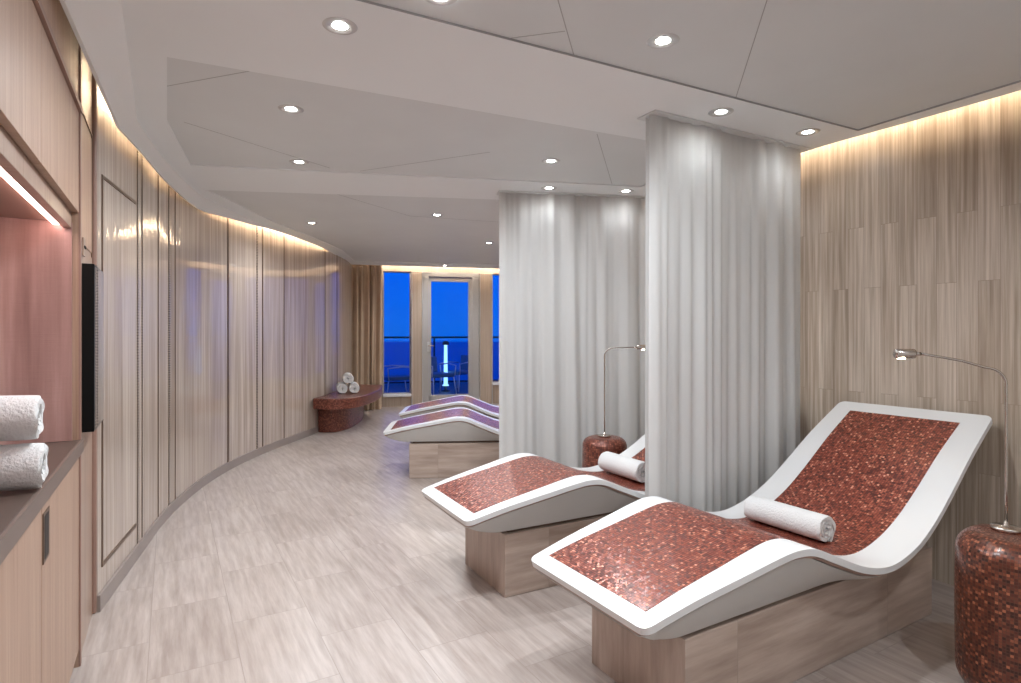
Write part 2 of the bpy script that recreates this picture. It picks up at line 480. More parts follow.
# walls behind the camera
nL = (cos(U_ANG), sin(U_ANG))
C0 = Vector((-1.631, 2.216, 0))
bL = (C0.x-UD[0]*.52, C0.y-UD[1]*.52)
PW = [(bL[0]-VD[0]*5.2, bL[1]-VD[1]*5.2), (bL[0]+VD[0]*.5, bL[1]+VD[1]*.5), WL[0]]
struct(wall_strip('wall_cabinet_side', PW[:2], 0, 2.5, .12, M['cove'], smooth=False), 'plain wall behind the cabinets')
P1_, P2_ = PW[0], WRs[0]
struct(wall_strip('wall_back', [P2_, P1_], 0, 2.5, -.12, M['cove'], smooth=False), 'plain back wall')

# ------------------------------------------------------------------ ceiling
def P(x, y, z=ZC): return pz(x, y, z)
inner = [P(121, 0), P(137, 119), ]
a = inner[0]; inner = [(a[0]-VD[0]*4.6, a[1]-VD[1]*4.6)]+inner
l0 = pz(64, 0, 2.22)
lips = [(l0[0]-VD[0]*4.4, l0[1]-VD[1]*4.4, 2.22), (*l0, 2.22), (*pz(120, 128, 2.22), 2.22)]
for x, y, z in ((145, 155, 2.22), (170, 184, 2.22), (200, 209, 2.225), (226, 217, 2.26), (255, 225, 2.30), (284, 233, 2.325), (323, 247.5, 2.33), (340.6, 258, 2.33), (350, 264, 2.33)):
    p = pz(x, y, z); lips.append((*p, z-.004)); inner.append((p[0]+.012, p[1]-.004))
# smooth the far curve
lf = catmull(lips[2:], 4); inf = catmull(inner[2:], 4)
lips = lips[:2]+lf; inner = inner[:2]+inf
n = len(inner)
e0, e1 = P(352.5, 264.6), P(498, 268.5)
dd = ((e1[0]-e0[0]), (e1[1]-e0[1])); ll = hypot(*dd)
eR = (e0[0]+dd[0]/ll*3.75, e0[1]+dd[1]/ll*3.75)
rightedge = offset(WRs, .075)
re = [p for p in rightedge if p[1] < eR[1]-.1]
outer = inner+[e0, eR]+re[::-1]
# recessed panels
def line_x(p, q, t): return (p[0]+(q[0]-p[0])*t, p[1]+(q[1]-p[1])*t)
A0, A1 = P(355, 0), P(858, 131)
AL = line_x(A0, A1, -.17)
Ar = P(1021, 82); 
hole0 = [AL, A1, line_x(A1, Ar, 3.6), (AL[0]-VD[0]*3.6, AL[1]-VD[1]*3.6)]
B0, B1 = P(167, 57), P(645, 140)
Ck, Cl, C1 = P(167, 122), P(190.5, 165.7), P(520, 181.4)
B2 = line_x(B0, B1, 1.27); C2 = line_x(Cl, C1, 1.42)
hole1 = [B0, Ck, Cl, C2, B2]
D0, D1 = P(204, 190), P(500, 199.7)
D2 = line_x(D0, D1, 1.55)
Lf = [(p[0]+.16, p[1]) for p in inner if p[1] > D0[1]+.25 and p[1] < 8.6][::4]
hole2 = [D0]+Lf+[(e0[0]+.15, e0[1]-.45), (eR[0]-.35, eR[1]-.55), (1.05, 7.0), D2]
holes = [hole0, hole1, hole2]
loops = [outer]+holes
RP = .009
vs, fs, fm = [], [], []
flat = [p for lp in loops for p in lp]
tris = geometry.tessellate_polygon([[Vector((x, y, 0)) for x, y in lp] for lp in loops])
vs = [(x, y, ZC) for x, y in flat]
fs = [tuple(t) for t in tris]; fm = [0]*len(fs)
k = len(outer)
for h_ in holes:
    m_ = len(h_); o_ = len(vs); vs += [(x, y, ZC+RP) for x, y in h_]
    for i in range(m_): fs.append((k+i, k+(i+1) % m_, o_+(i+1) % m_, o_+i)); fm.append(2 if h_ is hole0 else 0)
    k += m_
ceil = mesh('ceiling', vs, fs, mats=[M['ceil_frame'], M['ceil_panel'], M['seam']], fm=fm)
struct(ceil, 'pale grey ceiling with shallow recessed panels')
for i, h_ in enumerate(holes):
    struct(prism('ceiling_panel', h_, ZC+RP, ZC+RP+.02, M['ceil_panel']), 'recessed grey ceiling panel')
def seam(p, q, w=.0035):
    d_ = Vector((q[0]-p[0], q[1]-p[1])); nn = Vector((-d_.y, d_.x)).normalized()*w/2
    return [(p[0]+nn.x, p[1]+nn.y), (q[0]+nn.x, q[1]+nn.y), (q[0]-nn.x, q[1]-nn.y), (p[0]-nn.x, p[1]-nn.y)]
SM = [((558, 0), (575, 59)), ((500, 39.5), (565, 31)), ((767, 0), (736, 97)), ((768, 4), (835, -10)), ((700, 86), (835, -10)),
      ((790, 116), (905, 116)),
      ((167, 86), (255, 70)), ((255, 70), (330, 86)), ((184, 122), (330, 168)), ((360, 171), (490, 152)), ((490, 152), (640, 140)), ((460, 119), (490, 152)), ((597, 134), (612, 184)), ((440, 105), (470, 131)), ((330, 86), (250, 70)),
      ((330, 192), (410, 216)), ((410, 216), (330, 226)), ((410, 216), (500, 222))]
for p, q in [SM[i] for i in (0, 1, 2, 6, 8, 9, 12, 15, 17)]:
    a, b_ = pz(*p, ZC+RP), pz(*q, ZC+RP)
    ntrim[0] += 1
    struct(prism('trim_%d' % ntrim[0], seam(a, b_), ZC+RP-.001, ZC+RP+.004, M['seam']), 'thin joint line in the ceiling panel')
# fascia with lip above the curved wall
vs, fs = [], []
for (a, b_) in zip(inner, lips):
    nx, ny = -UD[0]*.02, -UD[1]*.02
    mid = ((a[0]*.35+b_[0]*.65), (a[1]*.35+b_[1]*.65), ZC*.45+b_[2]*.55)
    vs += [(a[0], a[1], ZC), mid, b_, (b_[0]-.012, b_[1]-.006, b_[2]+.002), (b_[0]-.012, b_[1]-.006, b_[2]+.03), (a[0]-.02, a[1], 2.36)]
for i in range(len(inner)-1):
    for j in range(5):
        a = i*6+j; fs.append((a, a+1, a+7, a+6))
o = mesh('ceiling_fascia', vs, fs, M['cove'])
for p in o.data.polygons: p.use_smooth = True
e = o.modifiers.new('es', 'EDGE_SPLIT'); e.split_angle = radians(35)
struct(o, 'curved white drop lip of the ceiling')
# roof over the coves
struct(prism('ceiling_void', [(-4.0, -2.6), (4.2, -2.6), wall_pt(6.2, .25), wall_pt(-1.8, .25)], 2.5, 2.6, M['cove']), 'white upper lining of the light coves')

# LED strips lying in the coves
def led(name, Pl, z, h, mat, label, th=.012):
    o = wall_strip(name, Pl, z, z+h, th, mat, smooth=False); tag(o, label, 'light strip'); return o
Lp = [(b_[0]+.02, b_[1]) for b_ in lips[2:]]
led('led_strip', [(x, y) for x, y in Lp], 2.39, .02, M['cove_warm'], 'warm light strip hidden above the curved wall')
Lp2 = [(lips[0][0]+.03, lips[0][1]), (lips[1][0]+.03, lips[1][1])]
led('led_strip', Lp2, 2.39, .02, M['cove_dim'], 'warm light strip hidden above the veneer cabinets')
led('led_strip', [(p[0], p[1]) for p in offset(WRs, .10) if p[1] < 10.2], 2.385, .02, M['cove_warm_r'], 'warm light strip hidden above the upright travertine wall')
led('led_strip', [wall_pt(-.35, -.15), wall_pt(3.3, -.15)], 2.43, .025, M['cove_win'], 'warm light strip hidden above the windows')

# ------------------------------------------------------------------ window wall (built in its own frame)
WM = Matrix.Translation((WO[0], WO[1], 0)) @ Matrix.Rotation(WA, 4, 'Z')
def wx(px, d=0):
    k = (px-510.5)/F; ox, oy = WO[0]+wn_[0]*d, WO[1]+wn_[1]*d
    return (k*oy-ox)/(wd[0]-k*wd[1])
def wz(px, py, d=0):
    t = wx(px, d); Y = WO[1]+wd[1]*t+wn_[1]*d
    return H-(py-Y0)/F*Y
def wbox(name, lst, mat, parent=None, bev=0):
    o = boxes(name, lst, mat, parent, bev)
    if not parent: o.matrix_world = WM
    return o
xc0, xw0, xw1, xd0, xd1, xp0, xp1, xe = -1.2, wx(383), wx(411), wx(422.5), wx(475.5), wx(479), wx(492), 4.6
zt = 2.30
struct(wbox('wall_far', [(xc0-.6, xw0, 0, .14, 0, 2.5), (xw0, xe, 0, .14, zt, 2.5), (xw0, xw1, 0, .14, 0, .17), (xp1, xe, 0, .14, 0, .33),
                         (wx(530), xe, 0, .14, .33, zt)], M['pillar']), 'beige wall around the windows')
struct(wbox('trim_90', [(xw1, xd0, -.04, .15, 0, zt)], M['pillar'], bev=.01), 'beige pillar left of the glass door')
struct(wbox('trim_91', [(xp0, xp1, -.04, .15, 0, zt)], M['pillar'], bev=.01), 'beige pillar right of the glass door')
for i, x in enumerate((xw1+.005, xd0-.012, xp0+.0, xp1-.012)):
    struct(wbox('trim_%d' % (92+i), [(x, x+.014, -.052, -.038, .0, zt)], M['steel']), 'silver edge strip of the pillar')
def win(name, x0, x1, z0, z1, fw, lab):
    w = empty(name); w.matrix_world = WM; struct(w, lab)
    boxes('window_frame', [(x0, x0+fw, .03, .10, z0, z1), (x1-fw, x1, .03, .10, z0, z1), (x0, x1, .03, .10, z0, z0+fw), (x0, x1, .03, .10, z1-fw, z1)], M['frame'], w)
    boxes('pane', [(x0+fw, x1-fw, .06, .068, z0+fw, z1-fw)], M['glass'], w)
    boxes('window_sill', [(x0, x1, -.05, .12, z0-.045, z0)], M['sill'], w, .006)
    return w
win('window_1', xw0, xw1, .215, zt, .018, 'tall narrow window left of the glass door')
win('window_2', xp1, wx(530), .375, zt, .018, 'tall window right of the glass door')
d = empty('door_1'); d.matrix_world = WM; struct(d, 'glazed balcony door with grey frame')
g0, g1 = wx(428.5, .05), wx(468, .05)
boxes('door_frame', [(xd0, g0-.005, -.02, .12, 0, 2.22), (g1+.06, xd1+.06, -.02, .12, 0, 2.22), (xd0, xd1+.06, -.02, .12, 2.22, zt), (xd0, xd1, -.02, .12, 0, .06)], M['frame'], d, .004)
boxes('door_leaf', [(xd0+.03, g0+.04, .0, .06, .06, 2.21), (g1-.0, g1+.075, .0, .06, .06, 2.21), (g0, g1, .0, .06, 2.14, 2.21), (g0, g1, .0, .06, .06, .18)], M['frame'], d, .004)
boxes('pane', [(g0+.04, g1, .025, .033, .18, 2.14)], M['glass'], d)
tube('door_handle', [(g0-.01, -.01, 1.03), (g0-.01, -.06, 1.03), (g0+.08, -.06, 1.03)], .009, M['chrome'], d, 8)
boxes('handle_plate', [(g0-.03, g0+.01, -.025, -.018, .93, 1.10)], M['steel'], d)

# tan drape at the left of the windows
def cloth(name, p, q, z0, z1, amp, wl, mat, parent, seed, nz=14, per=14, flare=.2, drift=.02, nsub=None):
    """hanging cloth between two floor points with irregular soft folds (local coordinates)"""
    rnd = random.Random(seed); L = hypot(q[0]-p[0], q[1]-p[1]); nf = max(3, int(L/wl))
    bounds = [0]
    for i in range(nf): bounds.append(bounds[-1]+rnd.uniform(.55, 1.5))
    bounds = [x/bounds[-1] for x in bounds]
    am = [rnd.uniform(.45, 1.2) for _ in range(nf)]; dr = [rnd.uniform(-1, 1) for _ in range(nf+1)]
    dx, dy = (q[0]-p[0])/L, (q[1]-p[1])/L
    vs, fs, uv = [], [], []; cols = nf*per+1
    for j in range(nz+1):
        h_ = j/nz; z = z1+(z0-z1)*h_
        for c_ in range(cols):
            i = min(nf-1, c_//per); f_ = (c_-i*per)/per
            u0 = bounds[i]+dr[i]*drift*h_/L*(0 if i == 0 else 1); u1 = bounds[i+1]+dr[i+1]*drift*h_/L*(0 if i+1 == nf else 1)
            u = (u0+(u1-u0)*f_)*L
            a0 = am[i]*amp*(.75+flare*h_+.15*sin(3*h_+i*1.7))
            w = (1-cos(2*pi*f_))/2
            w = w**.8
            ph = .012*sin(2.1*pi*f_+i*2.3+2*h_)
            off = -a0*w+ph*amp/.05
            vs.append((p[0]+dx*u+dy*-off, p[1]+dy*u+dx*off, z)); uv.append((u, z))
    for j in range(nz):
        for c_ in range(cols-1):
            a = j*cols+c_; fs.append((a, a+1, a+cols+1, a+cols))
    return mesh(name, vs, fs, mat, parent, smooth=True, uvs=uv, recalc=False)
dr_ = empty('drape', (-2.50, 9.2, 0), 0, 'floor-length tan pleated drape beside the mosaic bench', 'curtain')
cloth('drape_cloth', (-.22, -.02), (.40, .36), .01, 2.49, .075, .075, M['drape'], dr_, 5, per=10, flare=.1)
boxes('drape_rail', [(-.16, .44, .36, .39, 2.455, 2.49)], M['steel'], dr_)

# ------------------------------------------------------------------ sheer curtains
def voile(p, q, z0, z1, parent, seed, amp=1.0):
    rnd = random.Random(seed); L = hypot(q[0]-p[0], q[1]-p[1]); nx, nz = int(L/.012), 26
    ws = [(l_*rnd.uniform(.85, 1.15), a_*amp*rnd.uniform(.7, 1.2), rnd.uniform(0, 6.28), rnd.uniform(-1.6, 1.6), rnd.uniform(.4, 1.6)) for l_, a_ in
          ((.52, .020), (.34, .020), (.23, .017), (.17, .009), (.125, .007), (.09, .003), (.065, .001))]
    dx, dy = (q[0]-p[0])/L, (q[1]-p[1])/L; vs, fs, uv = [], [], []
    for j in range(nz+1):
        h_ = j/nz; z = z1+(z0-z1)*h_
        for c_ in range(nx+1):
            u = L*c_/nx; o_ = 0
            for k_, (l_, a_, f_, d_, m_) in enumerate(ws):
                g_ = (.55+.55*h_) if k_ < 4 else (1.15-.75*h_)
                sh = sin(2*pi*u/l_+f_+d_*h_+.5*sin(2*pi*u/(l_*2.7)+f_*2))
                o_ += a_*g_*(1-2*(abs(sh)**2+.02)**.8 if k_ % 2 else sh)
            vs.append((p[0]+dx*u-dy*o_, p[1]+dy*u+dx*o_, z)); uv.append((u, z))
    C_ = nx+1
    for j in range(nz):
        for c_ in range(nx):
            a = j*C_+c_; fs.append((a, a+1, a+C_+1, a+C_))
    return mesh('curtain_panel', vs, fs, M['sheer'], parent, smooth=True, uvs=uv, recalc=False)
def sheer(nm, pa, pb, seed, label):
    r = empty(nm, (pa[0], pa[1], 0), 0, label, 'curtain', None)
    q = (pb[0]-pa[0], pb[1]-pa[1]); L = hypot(*q); a_ = atan2(q[1], q[0]); r.rotation_euler = (0, 0, a_)
    voile((0, -.02), (L, -.02), .015, ZC-.009, r, seed, .8)
    voile((.01, .035), (L-.01, .035), .015, ZC-.009, r, seed+9, .4)
    boxes('curtain_track', [(-.005, L+.02, -.06, .07, ZC-.008, ZC-.0005)], M['ceil_panel'], r)
    return r
ca, cb = P(647.5, 113.5), P(801, 150.5)
sheer('sheer_curtain', ca, cb, 11, 'floor-length sheer white curtain between the two front loungers')
ca2, cb2 = P(498.5, 192), P(650, 198)
sheer('sheer_curtain', ca2, cb2, 23, 'floor-length sheer white curtain behind the reading lamp in the middle of the room')

# ------------------------------------------------------------------ heated loungers
PROF = [(0, .405), (.10, .430), (.211, .455), (.40, .491), (.57, .523), (.65, .530), (.73, .518), (.845, .470), (1.00, .410), (1.161, .384), (1.32, .410),
        (1.478, .474), (1.637, .570), (1.848, .713), (2.112, .868)]
def flare(s_):
    t_ = s_/2.112; K_ = ((0, 0), (.1, .017), (.2, .036), (.3, .055), (.4, .072), (.5, .082), (.65, .080), (.82, .065), (1, .046))
    for (a, p), (b_, q) in zip(K_, K_[1:]):
        if t_ <= b_: return p+(q-p)*max(0, t_-a)/(b_-a)
    return K_[-1][1]
PR = catmull(PROF, 6)
W = .616
def prof_norm():
    out = []
    for i, p in enumerate(PR):
        a, b_ = PR[max(0, i-1)], PR[min(len(PR)-1, i+1)]
        l = hypot(b_[0]-a[0], b_[1]-a[1]); out.append((-(b_[1]-a[1])/l, (b_[0]-a[0])/l))
    return out
PNm = prof_norm(); PA = arclen(PR)
def prof_z(s):
    for i in range(len(PR)-1):
        if PR[i][0] <= s <= PR[i+1][0]:
            t = (s-PR[i][0])/(PR[i+1][0]-PR[i][0]); return PR[i][1]+t*(PR[i+1][1]-PR[i][1])
    return PR[-1][1]
def slab(name, i0, i1, y0, y1, up, dn, mat, parent, r=0.0, bev=0, ny=6, fl_=1):
    """slab following the lounger profile between samples i0..i1"""
    idx = list(range(i0, i1+1)); vs, uv = [], []
    for lvl in (up, dn):
        for i in idx:
            s_, z_ = PR[i]; nx, nz_ = PNm[i]
            e_ = min(PA[i]-PA[i0], PA[i1]-PA[i])
            ins = r-sqrt(max(0, r*r-(r-e_)**2)) if e_ < r else 0
            for j in range(ny+1):
                g = flare(s_)*fl_
                y = y0-g+ins+(y1-y0+2*g-2*ins)*j/ny
                vs.append((s_+nx*lvl, y, z_+nz_*lvl)); uv.append((PA[i], y))
    m_ = len(idx); fs = []; C = ny+1
    T = lambda i, j: i*C+j
    Bt = lambda i, j: m_*C+i*C+j
    for i in range(m_-1):
        for j in range(ny):
            fs.append((T(i, j), T(i+1, j), T(i+1, j+1), T(i, j+1))); fs.append((Bt(i, j), Bt(i, j+1), Bt(i+1, j+1), Bt(i+1, j)))
        fs.append((T(i, 0), Bt(i, 0), Bt(i+1, 0), T(i+1, 0))); fs.append((T(i, ny), T(i+1, ny), Bt(i+1, ny), Bt(i, ny)))
    for j in range(ny):
        fs.append((T(0, j), T(0, j+1), Bt(0, j+1), Bt(0, j))); fs.append((T(m_-1, j), Bt(m_-1, j), Bt(m_-1, j+1), T(m_-1, j+1)))
    o = mesh(name, vs, fs, mat, parent, smooth=True, uvs=uv)
    if bev:
        md = o.modifiers.new('bevel', 'BEVEL'); md.width = bev; md.segments = 3; md.limit_method = 'ANGLE'; md.angle_limit = radians(50)
        o.modifiers.new('wn', 'WEIGHTED_NORMAL')
    else:
        e_ = o.modifiers.new('es', 'EDGE_SPLIT'); e_.split_angle = radians(50)
    return o
def idx_at(s): return min(range(len(PR)), key=lambda i: abs(PR[i][0]-s))
# insert extra samples at the ends so that corners round off
def densify():
    global PR, PNm, PA
    ext = []
    for k_ in (0, .002, .005, .01, .016, .024, .034): ext.append((k_, prof_z(k_)))
    tail = []
    a, b_ = PR[-2], PR[-1]; sl = (b_[1]-a[1])/(b_[0]-a[0])
    for k_ in (.026, .018, .012, .007, .003, .001, 0): tail.append((b_[0]-k_, b_[1]-k_*sl))
    PR = ext+[p for p in PR if .04 < p[0] < b_[0]-.03]+tail
    PNm = prof_norm(); PA = arclen(PR)
densify()
def make_lounger():
    r = empty('heated_lounger')
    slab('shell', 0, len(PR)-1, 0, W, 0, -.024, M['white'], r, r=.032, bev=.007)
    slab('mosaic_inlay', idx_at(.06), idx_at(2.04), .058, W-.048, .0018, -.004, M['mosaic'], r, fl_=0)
    slab('shell_rim', 2, len(PR)-3, .012, W-.012, -.0242, -.034, M['reflect_under'], r, r=.03)
    # body hung below the shell: full at the foot, thin in the valley
    vs, fs = [], []; rows = 0; ny = 8
    i1 = idx_at(1.62)
    for i in range(3, i1+1):
        s_, z_ = PR[i]; nx, nz_ = PNm[i]
        top = z_-.0342
        bot = .318 if s_ > .20 else .318+(.20-s_)**2*1.5
        if s_ > 1.3: bot = max(bot, top-.012)
        bot = min(bot, top-.006)
        th = top-bot; ins_t = .012-flare(s_)+.03*max(0, 1-s_/.06); ins_b = ins_t+(.045-ins_t)*min(1, th/.06)
        sx = s_-nx*-.0402*-1
        vs += [(s_-nx*.0342, ins_t, top), (s_, ins_t+(ins_b-ins_t)*.5, bot+th*.42), (s_+.006, ins_b, bot),
               (s_+.006, W-ins_b, bot), (s_, W-ins_t-(ins_b-ins_t)*.5, bot+th*.42), (s_-nx*.0342, W-ins_t, top)]
        rows += 1
    for i in range(rows-1):
        for j in range(6):
            a = i*6+j; b_ = i*6+(j+1) % 6; fs.append((a, b_, b_+6, a+6))
    fs += [tuple(range(6)), tuple(range((rows-1)*6, rows*6))]
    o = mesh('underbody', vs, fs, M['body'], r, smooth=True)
    e_ = o.modifiers.new('es', 'EDGE_SPLIT'); e_.split_angle = radians(28)
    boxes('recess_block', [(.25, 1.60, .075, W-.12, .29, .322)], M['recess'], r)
    bx = boxes('stone_base', [(.22, 1.765, .052, W-.10, 0, .298)], None, r, .004, mats=[M['base'], M['base_front']])
    for p in bx.data.polygons:
        if abs(p.normal.x) > .7: p.material_index = 1
    return r
g_ = 'heated mosaic loungers in a row'
L1 = make_lounger(); L1.location = (.379, 1.6586, 0); L1.rotation_euler.z = radians(30.5)
spots = [(L1, None), (None, (-.196, 2.607, 28.2)), (None, (-1.084, 4.95, 4.5)), (None, (-1.17, 6.09, 2.5))]
labs = ['white lounger with copper mosaic inlay, nearest and beside the upright travertine wall',
        'white lounger with copper mosaic inlay, its head end behind the large front curtain',
        'white mosaic lounger on stone base seen past the middle curtain, nearer of the two there',
        'white mosaic lounger just in front of the glass door, farthest of all']
for i, (o, q) in enumerate(spots):
    if o is None: o = copy_tree(L1); o.location = (q[0], q[1], 0); o.rotation_euler.z = radians(q[2])
    tag(o, labs[i], 'lounger', g_)
def on_lounger(F_, th, s, v, z): 
    c_, s_ = cos(radians(th)), sin(radians(th)); return (F_[0]+c_*s-s_*v, F_[1]+s_*s+c_*v, z)

# ------------------------------------------------------------------ towels
def roll(name, R, L, turns, seed, mat, th=None, label=None, group=None, flat=1.0):
    """a rolled towel: a spiral of cloth extruded along local x, resting on z=0"""
    rnd = random.Random(seed); r0 = R*.10; n_ = int(turns*40); t = th or (R-r0)/turns*.86
    ph = -pi*.62-2*pi*turns
    cl = []
    for i in range(n_+1):
        a = i/n_; an = ph+turns*2*pi*a; rr = r0+(R-t/2-r0)*a
        rr *= 1+.015*sin(3*an+seed)
        cl.append((rr*cos(an), rr*sin(an), an, a))
    xs = [0, .012, .03, .08, .25, .5, .75, .92, .97, .988, 1.0]
    loop0 = []
    for (cy, cz, an, a) in cl:
        tt = t/2*min(1, .25+(1-a)*n_/10) if a > .9 else t/2
        loop0.append((cy+cos(an)*tt, cz+sin(an)*tt))
    for (cy, cz, an, a) in reversed(cl):
        tt = t/2*min(1, .25+(1-a)*n_/10) if a > .9 else t/2
        loop0.append((cy-cos(an)*tt, cz-sin(an)*tt))
    m_ = len(loop0); vs = []
    for x in xs:
        e_ = min(x, 1-x); k_ = 1-.045*math.exp(-e_*60)
        bul = .0
        for q, (y, z) in enumerate(loop0):
            rad = hypot(y, z)/R
            xx = x*L
            if e_ < .001: xx += (.012*(1-rad) if x < .5 else -.012*(1-rad))+.003*sin(q*.7+seed)
            dz = .003*sin(9*x+seed+q*.05)
            vs.append((xx-L/2, y*k_+dz, (z*k_+dz*.5)*flat))
    fs = []
    for i in range(len(xs)-1):
        for q in range(m_):
            a, b_ = i*m_+q, i*m_+(q+1) % m_
            fs.append((a, b_, b_+m_, a+m_))
    h_ = n_+1
    for base in (0, (len(xs)-1)*m_):
        for q in range(h_-1): fs.append((base+q, base+q+1, base+m_-2-q, base+m_-1-q))
    zm = min(v_[2] for v_ in vs); vs = [(x, y, z-zm) for x, y, z in vs]
    o = mesh(name, vs, fs, mat, smooth=True)
    e_ = o.modifiers.new('es', 'EDGE_SPLIT'); e_.split_angle = radians(55)
    tag(o, label, 'towel', group); return o
T1 = roll('rolled_towel', .064, .37, 3.2, 3, M['towel'], label='rolled white towel lying in the seat of the nearest lounger')
T1.location = on_lounger((.379, 1.6586), 30.5, 1.17, .355, prof_z(1.17)+.001); T1.rotation_euler = (0, 0, radians(30.5+90))
T2 = roll('rolled_towel', .070, .36, 3.2, 8, M['towel'], label='rolled white towel on the second lounger, partly behind the front curtain')
T2.location = on_lounger((-.206, 2.607), 28.2, 1.2, .37, prof_z(1.2)+.001); T2.rotation_euler = (0, 0, radians(27.2+91))
# bench towels
bx_, by_ = -2.165, 7.85
for i, (dx, z, lb) in enumerate(((-.078, .451, 'rolled white towel at the lower left of the stack on the mosaic bench'), (.078, .451, 'rolled white towel at the lower right of the stack on the mosaic bench'),
                                  (0, .451+.128, 'rolled white towel topping the little stack on the mosaic bench'))):
    o = roll('rolled_towel', .077, .32, 3, 20+i, M['towel'], label=lb, group='rolled towels on the bench')
    o.location = (bx_+dx*.97+(-.02 if i < 2 else -.02), by_+dx*.22, z); o.rotation_euler = (0, 0, radians(108))
# counter towels
def cab(x, y, z): 
    c_, s_ = cos(U_ANG-pi/2), sin(U_ANG-pi/2)
    return (C0.x+c_*x-s_*y, C0.y+s_*x+c_*y, z)
tl_ = [(.81, -.165, .852, 'white rolled towel at the bottom of the niche stack, nearer the back panel'),
       (.80, -.175, .852+.125, 'white rolled towel on top of the niche stack')]
for i, (x, y, z, lb) in enumerate(tl_):
    o = roll('rolled_towel', .069, .36, 2.3, 41+i, M['towel'], label=lb.replace(', nearer the back panel', ''), group='rolled towels in the niche', flat=.97)
    p = cab(x, y, z); o.location = p; o.rotation_euler = (0, 0, U_ANG)

# ------------------------------------------------------------------ mosaic stools with reading lamps
def stool(loc, R, Hh, label, lamp_label, rz, mat, pole_off, arm_len, ztop, zhead, armdir, hl=.07):
    t = empty('mosaic_stool', (loc[0], loc[1], 0), 0, label, 'side table', 'mosaic stools with lamps')
    rb = R*.40; pf = [(R*.0, .0), (R*.62, .0), (R*.70, .006)]
    for k_ in range(7): a = k_/6*pi/2; pf.append((R-rb*.9+rb*.9*sin(a), .012+rb*1.0*(1-cos(a))))
    for k_ in range(1, 8): pf.append((R*(1+.012*sin(k_/8*pi)), .012+rb+(Hh-2*rb-.012)*k_/8))
    for k_ in range(9): a = k_/8*pi/2; pf.append((R-rb+rb*cos(a), Hh-rb+rb*sin(a)))
    pf += [(0, Hh)]
    lathe('stool_body', pf, mat, t, 64, R)
    lm = empty('reading_lamp', (loc[0]+pole_off[0], loc[1]+pole_off[1], Hh+.001), 0, lamp_label, 'lamp', 'slender reading lamps')
    b0 = Hh+.001
    lathe('lamp_base', [(0, 0), (.045, 0), (.045, .011), (.040, .014), (.008, .016), (.008, .03), (0, .03)], M['chrome'], lm, 24)
    zt_ = ztop-b0; rr = .07; pts = [(0, 0, .01), (0, 0, .2), (0, 0, zt_-rr)]
    ax, ay = cos(armdir), sin(armdir)
    for k_ in range(1, 7):
        a = k_/6*pi/2*.97; pts.append((ax*rr*(1-cos(a)), ay*rr*(1-cos(a)), zt_-rr+rr*sin(a)*.85))
    zl = pts[-1][2]; ze = zhead-b0
    for k_ in (.35, .65, .85, 1): pts.append((ax*(rr+(arm_len-rr)*k_), ay*(rr+(arm_len-rr)*k_), zl+(ze-zl)*(k_**.7)))
    tube('lamp_arm', pts, .0048, M['chrome'], lm, 10)
    ex, ey, ez = pts[-1]
    tube('lamp_joint', [(ex-ax*.0, ey, ez), (ex+ax*.018, ey+ay*.018, ez)], .007, M['chrome'], lm, 12)
    hd = tube('lamp_head', [(ex+ax*(.016+k_*hl), ey+ay*(.016+k_*hl), ez) for k_ in (0, .05, .1, .9, .95, 1)], [.010, .016, .0175, .0175, .016, .012], M['chrome'], lm, 20)
    hx, hy = ex+ax*(.016+hl*.68), ey+ay*(.016+hl*.68)
    lathe('lamp_lens', [(0, -.0185), (.013, -.0185), (.013, -.012), (0, -.012)], M['lens_hot'], lm, 16, c=(hx, hy, ez), smooth=False)
    return t
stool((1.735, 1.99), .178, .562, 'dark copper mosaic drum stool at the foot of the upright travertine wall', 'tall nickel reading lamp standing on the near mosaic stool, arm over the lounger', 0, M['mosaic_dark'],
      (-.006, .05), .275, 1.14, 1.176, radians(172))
stool((.675, 4.2), .158, .505, 'copper mosaic drum stool in front of the middle curtain', 'slim nickel reading lamp on the far mosaic stool by the middle curtain', 0, M['mosaic_far'],
      (0, 0), .21, 1.155, 1.148, radians(-3))

# ------------------------------------------------------------------ mosaic bench by the drape
bench = empty('mosaic_bench', (0, 0, 0), 0, 'curved copper mosaic bench with overhanging seat against the curved wall', 'bench')
top = [(-2.425, 7.18), (-2.2, 7.10), (-1.99, 7.18), (-1.885, 7.45), (-1.85, 7.85), (-1.87, 8.4), (-1.96, 8.95), (-2.02, 9.08), (-2.36, 9.10), (-2.40, 8.6), (-2.395, 8.0), (-2.41, 7.45)]
fr_ = catmull(top[:8], 5)+top[8:]
prism('bench_seat', fr_, .315, .45, M['mosaic_far'], bench, bev=.02)
bs = catmull([(-2.42, 7.36), (-2.3, 7.34), (-2.2, 7.37), (-2.11, 7.62), (-2.10, 8.0), (-2.13, 8.4), (-2.24, 8.95)], 5)+[(-2.38, 8.95), (-2.385, 8.0), (-2.40, 7.45)]
prism('bench_base', bs, 0, .314, M['mosaic_far'], bench, bev=.008)

